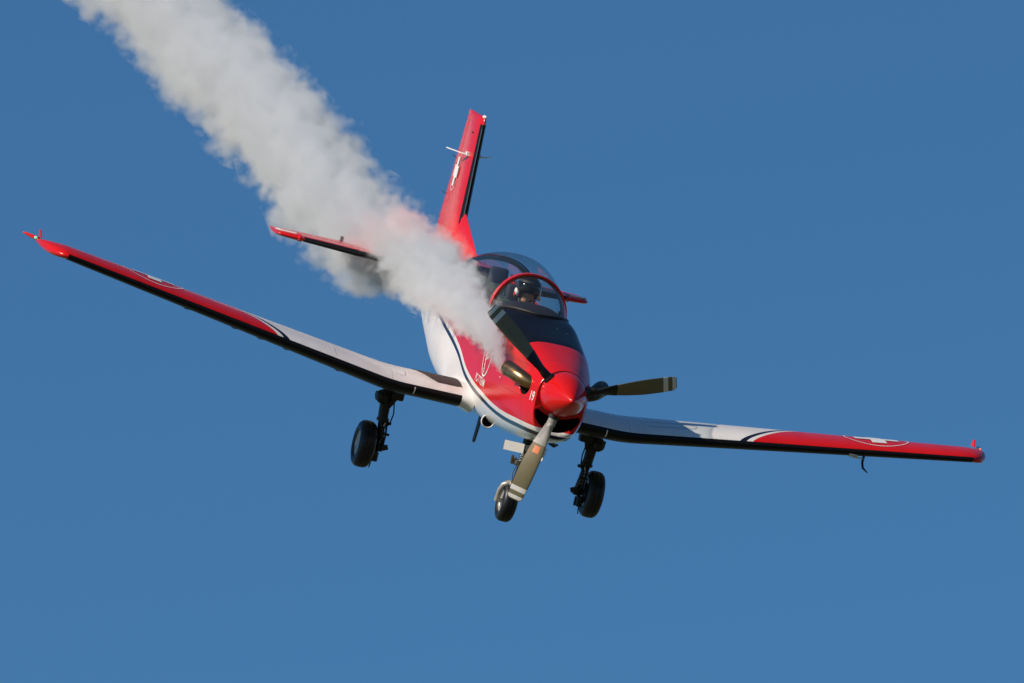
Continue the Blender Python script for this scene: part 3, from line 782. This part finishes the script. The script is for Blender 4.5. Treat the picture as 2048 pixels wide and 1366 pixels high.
# seats, each with a headrest
def seat(y, zoff, mat):
    m_ = MB(); m_.box((0, y - .06, .22 + zoff), (.21, .05, .36), Matrix.Rotation(math.radians(8), 3, 'X'), bev=.03); m_.box((0, y + .16, -.08 + zoff), (.21, .22, .05), bev=.03)
    s_ = m_.build("seat", mat, plane, ang=40)
    m_ = MB(); m_.box((0, y - .13, .64 + zoff), (.105, .045, .11), Matrix.Rotation(math.radians(8), 3, 'X'), bev=.035); m_.build("headrest", m_seat, s_, ang=50)
    for sx in (-.085, .085):
        m_ = MB(); m_.tube([(sx, y - .01, .50 + zoff), (sx * 1.1, y + .035, .30 + zoff), (sx * 1.2, y + .05, .05 + zoff)], .018, n=6); m_.build("harness_strap", m_antenna, s_)
    return s_
seat(-3.72, 0, m_lining); seat(-4.92, .06, m_lining)
mb = MB(); mb.box((0, -4.08, .42), (.36, .05, .14), bev=.03); mb.box((0, -4.16, .55), (.30, .10, .025), bev=.015); mb.build("rear_coaming", m_lining, plane, ang=40)
mb = MB(); mb.box((0, -5.20, .42), (.36, .02, .24), bev=.01); mb.build("rear_bulkhead", m_lining, plane, ang=40)
for sx, zz in ((.31, .47), (-.31, .45)):
    mb = MB(); mb.box((sx, -3.9, zz), (.03, .30, .045), bev=.015); mb.build("side_console", m_black, plane, ang=40)

# ------------------------------------------------------------------ markings on the nose
def text_decal(txt, size, y, z, ang, name, side=1, shear=.18, sx=1.0):
    cu = bpy.data.curves.new(name, 'FONT'); cu.body = txt; cu.size = size; cu.shear = shear; cu.align_x = 'CENTER'; cu.align_y = 'CENTER'; cu.resolution_u = 4; cu.offset = .001 * size / .1
    to = bpy.data.objects.new("tmp", cu); COL.objects.link(to)
    me = bpy.data.meshes.new_from_object(to.evaluated_get(bpy.context.evaluated_depsgraph_get()))
    bpy.data.objects.remove(to); bpy.data.curves.remove(cu)
    ca, sa = math.cos(ang), math.sin(ang)
    for v_ in me.vertices:
        a, b2 = v_.co.x * sx, v_.co.y
        yy = y + side * (a * ca - b2 * sa) ; zz = z + a * sa + b2 * ca
        v_.co = on_fus(yy, zz, side, .004)
    me.materials.clear(); me.materials.append(m_deco_w); me.name = name
    o_ = bpy.data.objects.new(name, me); COL.objects.link(o_); o_.parent = body; return o_
# right side reads towards the nose (forward = +y)
text_decal("PC-7 TEAM", .118, -2.235, -.205, math.radians(-2), "team_lettering", 1, .2, .92)
text_decal("19", .14, -.182, -.090, 0, "number_decal", 1, .1, .78)
text_decal("PC-7 TEAM", .118, -2.235, -.205, math.radians(2), "team_lettering", -1, .25, .92)
# oval shield with feather strokes
for sd in (1, -1):
    ey, ez = -2.10, .045
    s_ = lambda a, b2, sd=sd: on_fus(ey + a, ez + b2, sd, .004)
    mb = MB(); out = []
    for k in range(40):
        t = 2 * PI * k / 40; c, s2 = math.cos(t), math.sin(t)
        out.append((.19 * math.copysign(abs(c) ** .9, c) * (1 + .12 * s2), .185 * s2))
    mb.strip(out, .020, s_, close=True)
    for i, (yy0, ln) in enumerate(((.085, .10), (.035, .12), (-.015, .12), (-.065, .10), (-.11, .07))):
        mb.strip([(-.12 + .015 * i, yy0), (-.08 + .012 * i, yy0 - .012), (-.045 + .01 * i, yy0 - .045)], .016, s_)
    for i in range(4):
        cxx = -.03 + .04 * i
        mb.strip([(cxx, -.02 + .01 * i), (cxx + .012, .01 + .01 * i), (cxx, .045 + .01 * i), (cxx + .012, .08 + .01 * i)], .014, s_)
    mb.build("shield_emblem", m_deco_w, body, smooth=False)

# ------------------------------------------------------------------ landing gear
def wheel(parent, c, axis, R_, w, out=1):
    c = Vector(c); ax_ = Vector(axis).normalized()
    prof = [(-w * .36, R_ * .52), (-w * .47, R_ * .60), (-w * .53, R_ * .74), (-w * .46, R_ * .88), (-w * .33, R_ * .965), (-w * .20, R_ * .992), (-w * .155, R_ * .995), (-w * .145, R_ * .978), (-w * .125, R_ * .978), (-w * .115, R_ * .998), (-.01, R_), (.01, R_)]
    prof += [(-a, b_) for a, b_ in prof[::-1][2:]]
    m_ = MB(); m_.lathe(c, ax_, prof, n=48); t_ = m_.build("tyre", m_tyre, parent, ang=60)
    rp = [(-w * .36, R_ * .53), (-w * .40, R_ * .54), (-w * .41, R_ * .50), (-w * .30, R_ * .46), (-w * .20, R_ * .40), (-w * .18, R_ * .18), (-w * .28, R_ * .16), (-w * .30, R_ * .02)]
    rp = rp + [(-a, b_) for a, b_ in rp[::-1]]
    m_ = MB(); m_.lathe(c, ax_, rp, n=40, cap0=True, cap1=True); r_ = m_.build("rim", m_rim, parent, ang=35)
    # vent holes
    u = ax_.cross(Vector((0, 0, 1))).normalized(); v_ = ax_.cross(u)
    for k in range(8):
        for e_ in (-1, 1):
            m_ = MB(); p = c + ax_ * (e_ * w * .195) + (u * math.cos(k * PI / 4) + v_ * math.sin(k * PI / 4)) * R_ * .30
            m_.lathe(p, ax_ * e_, [(0, R_ * .055), (.003, R_ * .055)], n=10, cap1=True)
            m_.build("rim_hole", m_void, parent, smooth=False)
    return t_
def main_gear(sd):
    S = lambda x, y, z: Vector((sd * x, y, z))
    m_ = MB()
    m_.tube([S(1.135, -3.60, -.60), S(1.14, -3.60, -.74), S(1.13, -3.60, -.90), S(1.125, -3.60, -.93)], [.062, .060, .055, .058], n=20)
    m_.tube([S(1.125, -3.60, -.925), S(1.124, -3.60, -.955)], [.068, .068], n=20)
    m_.tube([S(1.13, -3.60, -.95), S(1.112, -3.605, -1.10), S(1.10, -3.61, -1.22), S(1.095, -3.61, -1.28)], [.042, .040, .046, .042], n=18)
    m_.tube([S(1.08, -3.61, -1.235), S(1.27, -3.61, -1.235)], .030, n=14)
    g_ = m_.build("main_gear_leg", m_leg, plane, ang=40)
    g_['label'] = 'main wheel leg under the right wing' if sd > 0 else 'main wheel leg under the left wing close to the nose'
    m_ = MB(); m_.ball(S(1.19, -3.56, -.70), (.075, .09, .078), 18); m_.tube([S(1.10, -3.58, -.68), S(1.26, -3.55, -.70)], .05, n=16); m_.build("pivot_housing", m_leg, g_)
    m_ = MB(); m_.tube([S(1.03, -3.50, -.60), S(1.08, -3.56, -.74), S(1.10, -3.58, -.80)], [.035, .03, .02], n=12); m_.box(S(1.04, -3.56, -.655), (.07, .06, .05), bev=.02); m_.build("side_stay", m_leg, g_)
    # torque links in front of the leg
    m_ = MB()
    for w_ in (-.03, .03):
        m_.tube([S(1.115 + w_, -3.545, -.96), S(1.095 + w_ * .3, -3.44, -1.075)], [.014, .010], n=8)
        m_.tube([S(1.10 + w_, -3.555, -1.20), S(1.095 + w_ * .3, -3.44, -1.075)], [.014, .010], n=8)
    m_.tube([S(1.05, -3.44, -1.075), S(1.14, -3.44, -1.075)], .014, n=8)
    m_.build("torque_link", m_leg, g_)
    m_ = MB(); m_.tube([S(1.06, -3.54, -.72), S(1.04, -3.52, -.85), S(1.055, -3.53, -.97), S(1.10, -3.55, -1.02), S(1.09, -3.53, -1.12), S(1.075, -3.55, -1.24)], .0075, n=6); m_.build("brake_hose", m_black, g_)
    m_ = MB(); m_.tube([S(1.145, -3.545, -.95), S(1.11, -3.54, -1.03), S(1.115, -3.53, -1.18)], .007, n=6); m_.tube([S(1.10, -3.54, -.96), S(1.125, -3.535, -1.03), S(1.10, -3.53, -1.15)], .006, n=6); m_.build("brake_pipe", m_steel, g_)
    # brake caliper, axle end, and bracket
    m_ = MB(); m_.lathe(S(1.165, -3.61, -1.235), (1, 0, 0), [(-.02, .10), (-.015, .115), (.0, .115), (.01, .10)], n=28, cap0=True, cap1=True); m_.build("brake_disc", m_leg, g_)
    m_ = MB(); m_.box(S(1.13, -3.57, -1.335), (.03, .05, .055), bev=.012); m_.box(S(1.045, -3.56, -1.225), (.035, .03, .028), Matrix.Rotation(.4, 3, 'Y'), bev=.01); m_.box(S(1.10, -3.60, -1.34), (.016, .02, .05), bev=.008); m_.build("brake_caliper", m_leg, g_)
    m_ = MB(); m_.tube([S(1.14, -3.60, -1.36), S(1.155, -3.60, -1.47)], .006, n=6); m_.build("earthing_wire", m_black, g_)
    m_ = MB(); m_.box(S(1.06, -3.58, -.965), (.03, .02, .016), bev=.006); m_.build("leg_lug", m_leg, g_)
    wheel(g_, S(1.258, -3.61, -1.235), (1, .02, 0), .252, .175)
main_gear(1); main_gear(-1)
# nose gear
m_ = MB()
m_.tube([(0.0, -1.42, -.55), (0.01, -1.46, -.78)], [.062, .058], n=18)
NG = m_.build("nose_gear_leg", m_leg, plane, ang=40)
m_ = MB()
for i in range(4): m_.tube([(.012, -1.462, -.78 - .028 * i), (.012, -1.464, -.797 - .028 * i)], [.052, .052], n=20)
m_.tube([(.012, -1.46, -.77), (.014, -1.47, -.90)], .043, n=18)
m_.build("spring_collar", m_steel, NG, ang=40)
m_ = MB(); m_.tube([(.012, -1.46, -.875), (.014, -1.465, -.935)], [.072, .066], n=20); m_.box((.085, -1.42, -.895), (.03, .03, .03), bev=.01); m_.box((-.05, -1.42, -.90), (.03, .04, .02), bev=.008); m_.build("steering_collar", m_grey, NG, ang=40)
m_ = MB(); m_.box((.135, -1.42, -.875), (.012, .03, .045), bev=.005); m_.tube([(.09, -1.42, -.85), (.14, -1.42, -.90)], .012, n=8); m_.build("steering_horn", m_bronze, NG, ang=40)
m_ = MB(); m_.tube([(.016, -1.47, -.93), (.03, -1.50, -1.10), (.034, -1.51, -1.145)], [.040, .038, .044], n=18); m_.build("shock_strut", m_leg, NG, ang=40)
m_ = MB()
for w_ in (-.028, .028): m_.tube([(.016 + w_, -1.42, -.94), (.03 + w_ * .2, -1.34, -1.03)], [.012, .009], n=8); m_.tube([(.036 + w_, -1.46, -1.13), (.03 + w_ * .2, -1.34, -1.03)], [.012, .009], n=8)
m_.build("torque_link", m_rim, NG)
m_ = MB(); m_.tube([(.075, -1.44, -.93), (.095, -1.46, -1.02), (.075, -1.47, -1.12)], .007, n=6); m_.build("brake_pipe", m_steel, NG)
# fork: crown over the wheel, one arm on the right side
NW = Vector((.050, -1.60, -1.335))
m_ = MB(); m_.box((.035, -1.515, -1.135), (.055, .045, .022), bev=.015)
m_.tube([(.03, -1.515, -1.125), (.085, -1.53, -1.135), (.135, -1.55, -1.165), (.158, -1.57, -1.225), (.160, -1.59, -1.29), (.160, -1.60, -1.345)], [.034, .036, .034, .030, .027, .032], n=16)
m_.tube([(.165, -1.60, -1.335), (-.03, -1.60, -1.335)], .022, n=12)
m_.build("wheel_fork", m_grey, NG, ang=50)
wheel(NG, NW, (1, .02, .03), .212, .155)
m_ = MB(); m_.box((.16, -1.36, -.735), (.110, .004, .050), Matrix.Rotation(math.radians(-28), 3, 'Z') @ Matrix.Rotation(math.radians(2), 3, 'Y')); m_.build("gear_door", m_white, NG, smooth=False)
m_ = MB(); m_.box((-.12, -1.30, -.73), (.004, .22, .07), Matrix.Rotation(math.radians(-8), 3, 'Y')); m_.build("gear_door", m_white, NG, smooth=False)
m_ = MB(); m_.tube([(.06, -1.355, -.69), (.02, -1.36, -.70), (-.02, -1.38, -.68)], .010, n=8); m_.ball((.065, -1.35, -.695), .018, 10); m_.box((.02, -1.352, -.725), (.02, .006, .03), bev=.004); m_.build("door_link", m_steel, NG)

NG.location = (-.042, 0, 0)
# ------------------------------------------------------------------ belly details
m_ = MB(); m_.lathe((.30, -2.15, -.60), (0.15, 1, .05), [(-.26, .02), (-.16, .058), (-.03, .072), (.03, .074), (.042, .066), (.03, .060), (-.05, .056)], n=24); sc = m_.build("air_scoop", m_white, plane, ang=50)
m_ = MB(); m_.lathe((.30, -2.15, -.60), (0.15, 1, .05), [(-.05, .057), (-.051, .001)], n=24); m_.build("scoop_mouth", m_void, sc)
m_ = MB(); rows = []
for z_, ch_, yo in ((-.60, .16, 0), (-.80, .13, -.05), (-.93, .10, -.09), (-.945, .07, -.10)):
    rows.append([Vector((.17 + .016 * math.sin(t) * (1 if z_ > -.94 else .4), -3.25 + yo + ch_ / 2 * math.cos(t), z_)) for t in [2 * PI * k / 16 for k in range(16)]])
m_.grid(rows, close_u=True, cap0=True, cap1=True); m_.build("belly_antenna", m_antenna, plane, ang=50)
m_ = MB(); m_.tube([(-.08, -.55, -.555), (-.14, -.60, -.575), (-.20, -.72, -.57)], [.018, .022, .01], n=10); m_.build("belly_drain", m_black, plane)
for (yy, xx) in ((-1.70, -.10), (-1.60, -.20)):
    m_ = MB(); z_ = fus_par(yy); hw, zt, zb, zm, nu, nl = z_; zz = zm + (zt - zm) * (1 - (abs(xx) / hw) ** nu) ** (1 / nu)
    m_.ball((xx, yy, zz + .001), (.009, .009, .006), 10); m_.build("hood_fastener", m_steel, body)
# oil-breather tube and small pins on the cowling
m_ = MB(); p = on_fus(-1.32, -.06, 1, .0); m_.ball(p, (.006, .012, .012), 8); m_.build("cowl_latch", m_steel, body)

# ------------------------------------------------------------------ pilot
HC = Vector((-.02, -3.50, .738))
bmk = [((0, -3.60, .02), .17, None), ((0, -3.60, .22), .165, 0), ((0, -3.60, .42), .17, 1), ((0, -3.58, .53), .095, 2), ((-.01, -3.54, .60), .060, 3), ((-.02, -3.51, .645), .080, 4), ((-.02, -3.505, .745), .098, 5), ((-.02, -3.51, .805), .075, 6),
       ((.175, -3.58, .475), .078, 2), ((.25, -3.52, .29), .055, 8), ((.20, -3.28, .17), .043, 9), ((.12, -3.08, .16), .035, 10),
       ((-.175, -3.58, .475), .078, 2), ((-.26, -3.52, .29), .055, 12), ((-.28, -3.28, .19), .043, 13), ((-.27, -3.12, .19), .035, 14),
       ((.10, -3.40, -.06), .09, 0), ((.14, -3.05, .0), .07, 16), ((-.10, -3.40, -.06), .09, 0), ((-.14, -3.05, .0), .07, 18)]
me = bpy.data.meshes.new("person"); me.from_pydata([q[0] for q in bmk], [(i, q[2]) for i, q in enumerate(bmk) if q[2] is not None], [])
po = bpy.data.objects.new("person", me); COL.objects.link(po)
md = po.modifiers.new("skin", 'SKIN')
if not me.skin_vertices:
    bm = bmesh.new(); bm.from_mesh(me); bm.verts.layers.skin.verify(); bm.to_mesh(me); bm.free()
for i, q in enumerate(bmk):
    me.skin_vertices[0].data[i].radius = (q[1], q[1]); me.skin_vertices[0].data[i].use_root = (i == 0)
md2 = po.modifiers.new("sub", 'SUBSURF'); md2.levels = 2; md2.render_levels = 2
pm = bpy.data.meshes.new_from_object(po.evaluated_get(bpy.context.evaluated_depsgraph_get())); po.modifiers.clear(); po.data = pm
for v_ in pm.vertices:      # face: nose, eye sockets, lips, chin
    d = v_.co - HC
    if d.z > -.16 and d.y > 0:
        g_ = lambda cx, cz, sx_, sz_: math.exp(-((d.x - cx) / sx_) ** 2 - ((d.z - cz) / sz_) ** 2)
        v_.co.y += .030 * g_(0, -.035, .013, .028) - .010 * g_(.032, .0, .018, .014) - .010 * g_(-.032, .0, .018, .014) + .009 * g_(0, -.082, .022, .008) + .012 * g_(0, -.115, .025, .015)
pm.materials.clear(); pm.materials.append(m_suit); pm.materials.append(m_skin)
for p in pm.polygons:
    p.material_index = 1 if p.center.z > .575 else 0
    p.use_smooth = True
po.parent = None
po['label'] = 'pilot in black helmet and dark visor sitting behind the windscreen'; po['category'] = 'person'
person_children = []
# helmet shell with face opening
def shell(c, r, keep, n=40, thick=.006):
    rows = []; vs = []; fs = []
    for i in range(n // 2 + 1):
        th = PI * i / (n // 2); q = math.sin(th)
        for k in range(n): vs.append(Vector((r[0] * q * math.cos(2 * PI * k / n), r[1] * q * math.sin(2 * PI * k / n), r[2] * math.cos(th))))
    for i in range(n // 2):
        for k in range(n):
            f_ = (i * n + k, i * n + (k + 1) % n, (i + 1) * n + (k + 1) % n, (i + 1) * n + k)
            cc = (vs[f_[0]] + vs[f_[2]]) / 2
            if keep(cc): fs.append(f_)
    m_ = MB(); m_.add([c + v_ for v_ in vs], fs)
    return m_
hm = shell(HC + Vector((0, -.012, .022)), (.128, .150, .142), lambda d: not (d.y > .03 and d.z < .02 and abs(d.x) < .088) and d.z > -.125)
h_o = hm.build("helmet", m_helmet, po, ang=60)
sl = h_o.modifiers.new("solid", 'SOLIDIFY'); sl.thickness = .008; sl.offset = -1
vz = shell(HC + Vector((0, -.008, .022)), (.131, .157, .137), lambda d: d.y > .01 and -.048 + .018 * math.exp(-(d.x / .02) ** 2) < d.z < .055)
v_o = vz.build("visor", m_visor, po, ang=60)
sl = v_o.modifiers.new("solid", 'SOLIDIFY'); sl.thickness = .004; sl.offset = 1
vc = shell(HC + Vector((0, -.010, .024)), (.133, .158, .143), lambda d: d.y > -.03 and .050 < d.z < .088)
vc.build("visor_cover", m_black, po, ang=60)
for sx in (1, -1):
    m_ = MB(); m_.lathe(HC + Vector((sx * .112, -.01, -.035)), (sx, .12, 0), [(-.01, .048), (.015, .046), (.026, .036), (.028, .001)], n=24); e_ = m_.build("ear_cup", m_deco_w, po, ang=50)
    m_ = MB(); m_.lathe(HC + Vector((sx * .114, -.01, -.062)), (sx, .12, 0), [(.016, .026), (.030, .022), (.031, .001)], n=14); m_.build("ear_patch", m_scarf, po)
m_ = MB(); m_.tube([HC + Vector((-.09, .04, -.08)), HC + Vector((-.065, .10, -.095)), HC + Vector((-.025, .125, -.09))], [.006, .006, .015], n=8); m_.ball(HC + Vector((-.015, .122, -.09)), (.018, .013, .016), 12); m_.build("boom_microphone", m_black, po)
m_ = MB(); m_.tube([HC + Vector((.09, .0, -.10)), HC + Vector((.06, .06, -.155)), HC + Vector((0, .075, -.165)), HC + Vector((-.06, .06, -.155)), HC + Vector((-.09, .0, -.10))], .010, n=8); m_.build("chin_strap", m_black, po)
m_ = MB(); m_.ball((-.01, -3.57, .52), (.135, .115, .07), 18); m_.build("collar", m_suit, po, ang=60)
m_ = MB(); m_.tube([(.10, -3.43, .28), (.095, -3.46, .45), (.10, -3.58, .545)], .02, n=8); m_.tube([(-.10, -3.43, .28), (-.095, -3.46, .45), (-.10, -3.58, .545)], .02, n=8); m_.build("harness", m_antenna, po)
po.matrix_world = BODY @ Matrix.Translation((-.04, 0, 0))

# ------------------------------------------------------------------ smoke trail from the right exhaust stack
CL = np.array([  # y, x, z, radius
 [-.66, .575, .075, .035], [-.85, .605, .16, .07], [-1.2, .625, .29, .11], [-1.8, .64, .385, .15], [-2.6, .645, .45, .20], [-4.3, .62, .51, .27], [-5.5, .56, .53, .31], [-7.0, .46, .52, .34], [-8.3, .43, .50, .36],
 [-9.3, .52, .46, .44], [-10.8, .66, .52, .50], [-12.5, .71, .68, .50], [-14, .72, .83, .49], [-17, .70, 1.06, .50], [-20, .74, 1.22, .51], [-23.5, .79, 1.40, .53], [-27, .90, 1.69, .56], [-33, 1.05, 2.1, .62], [-40, 1.2, 2.5, .68]])
def cl(y): return Vector((float(cubic(y, CL[:, 0], CL[:, 1])), y, float(cubic(y, CL[:, 0], CL[:, 2])))), float(cubic(y, CL[:, 0], CL[:, 3]))
# lumpy hull round the trail; inside it the smoke thins towards its torn edge
def hull(name, k, mat, seed):
    rows = []; y = -.62; n = 40
    while y > -38:
        c, r = cl(y); row = []
        for j in range(n):
            a = 2 * PI * j / n; d = Vector((math.cos(a), 0, math.sin(a)))
            q = (c + d * r) * (1.3 / max(r, .12)) + Vector((seed, 0, 0))
            rr = r * k * (1 + .14 * noise.noise(q) + .10 * noise.noise(q * 2.3))
            row.append(c + d * rr + Vector((0, noise.noise(q + Vector((9, 9, 9))) * .25 * r, 0)))
        rows.append(row); y -= max(.03, r * .16)
    m_ = MB(); m_.grid(rows, close_u=True, cap0=True, cap1=True); return m_.build(name, mat, None, ang=180)
def smoke_material(gain, dmax, col):
    m = bpy.data.materials.new("smoke"); m.use_nodes = True; nt = m.node_tree; nt.nodes.clear()
    o = N(nt, "ShaderNodeOutputMaterial"); v_ = N(nt, "ShaderNodeVolumePrincipled")
    v_.inputs['Color'].default_value = (*col, 1); v_.inputs['Anisotropy'].default_value = .15
    tc, X, Y, Z = objxyz(nt)
    yy = [-.66, -.85, -1.2, -1.8, -2.6, -3.4, -4.3, -5.5, -7.0, -8.3, -9.3, -10.8, -12.5, -14, -17, -20, -23.5, -27, -33, -38]
    # t runs faster near the nozzle, where the trail is thin
    t_of = lambda y: math.sqrt((-y - .6) / 38.0)
    t = M(nt, 'SQRT', M(nt, 'MULTIPLY', M(nt, 'SUBTRACT', M(nt, 'MULTIPLY', Y, -1), .6, clamp=False), 1 / 38.0, clamp=True))
    cx = curve(nt, t, 0, 1, [(t_of(y), cl(y)[0].x) for y in yy], 0, 3)
    cz = curve(nt, t, 0, 1, [(t_of(y), cl(y)[0].z) for y in yy], 0, 3)
    cr = curve(nt, t, 0, 1, [(t_of(y), cl(y)[1]) for y in yy], 0, 1)
    acc = 0; ss = []; prev = -.66
    for y in yy:
        steps = 20
        for i in range(steps):
            ym = prev + (y - prev) * (i + .5) / steps; acc += abs(y - prev) / steps / max(.03, cl(ym)[1])
        ss.append((t_of(y), acc)); prev = y
    cs = curve(nt, t, 0, 1, ss, 0, 100)
    u = M(nt, 'DIVIDE', M(nt, 'SUBTRACT', X, cx), cr); w = M(nt, 'DIVIDE', M(nt, 'SUBTRACT', Z, cz), cr)
    cmb = N(nt, "ShaderNodeCombineXYZ"); nt.links.new(u, cmb.inputs[0]); nt.links.new(cs, cmb.inputs[1]); nt.links.new(w, cmb.inputs[2])
    d = M(nt, 'SQRT', M(nt, 'MULTIPLY_ADD', u, u, M(nt, 'MULTIPLY', w, w)))
    big = noise_tex(nt, tc, .85, 2, .5, cmb.outputs[0]); fine = noise_tex(nt, tc, 2.6, 5, .60, cmb.outputs[0])
    f = M(nt, 'SUBTRACT', 1.06, d)
    f = M(nt, 'MULTIPLY_ADD', M(nt, 'SUBTRACT', big, .5), 1.5, f)
    puff = noise_tex(nt, tc, 1.25, 1.5, .5, cmb.outputs[0])
    f = M(nt, 'MULTIPLY_ADD', M(nt, 'SUBTRACT', M(nt, 'ABSOLUTE', M(nt, 'SUBTRACT', puff, .5)), .07), 2.8, f)
    f = M(nt, 'MULTIPLY_ADD', M(nt, 'SUBTRACT', fine, .5), 1.9, f)
    g = M(nt, 'DIVIDE', gain * .5, M(nt, 'POWER', M(nt, 'MAXIMUM', cr, .18), 1.6))
    den = M(nt, 'MINIMUM', M(nt, 'MULTIPLY', M(nt, 'MAXIMUM', f, 0.0), g), dmax)
    nt.links.new(den, v_.inputs['Density']); nt.links.new(v_.outputs[0], o.inputs['Volume'])
    m.cycles.volume_step_rate = .12
    return m
sm = hull("smoke_trail", 1.55, smoke_material(5.5, 17.0, (.868, .886, .90)), 3.0)
sm.matrix_world = BODY
sm['kind'] = 'stuff'; sm['label'] = 'thick white smoke billowing back from the exhaust, tinged pink beside the red tail'
bpy.context.view_layer.update()
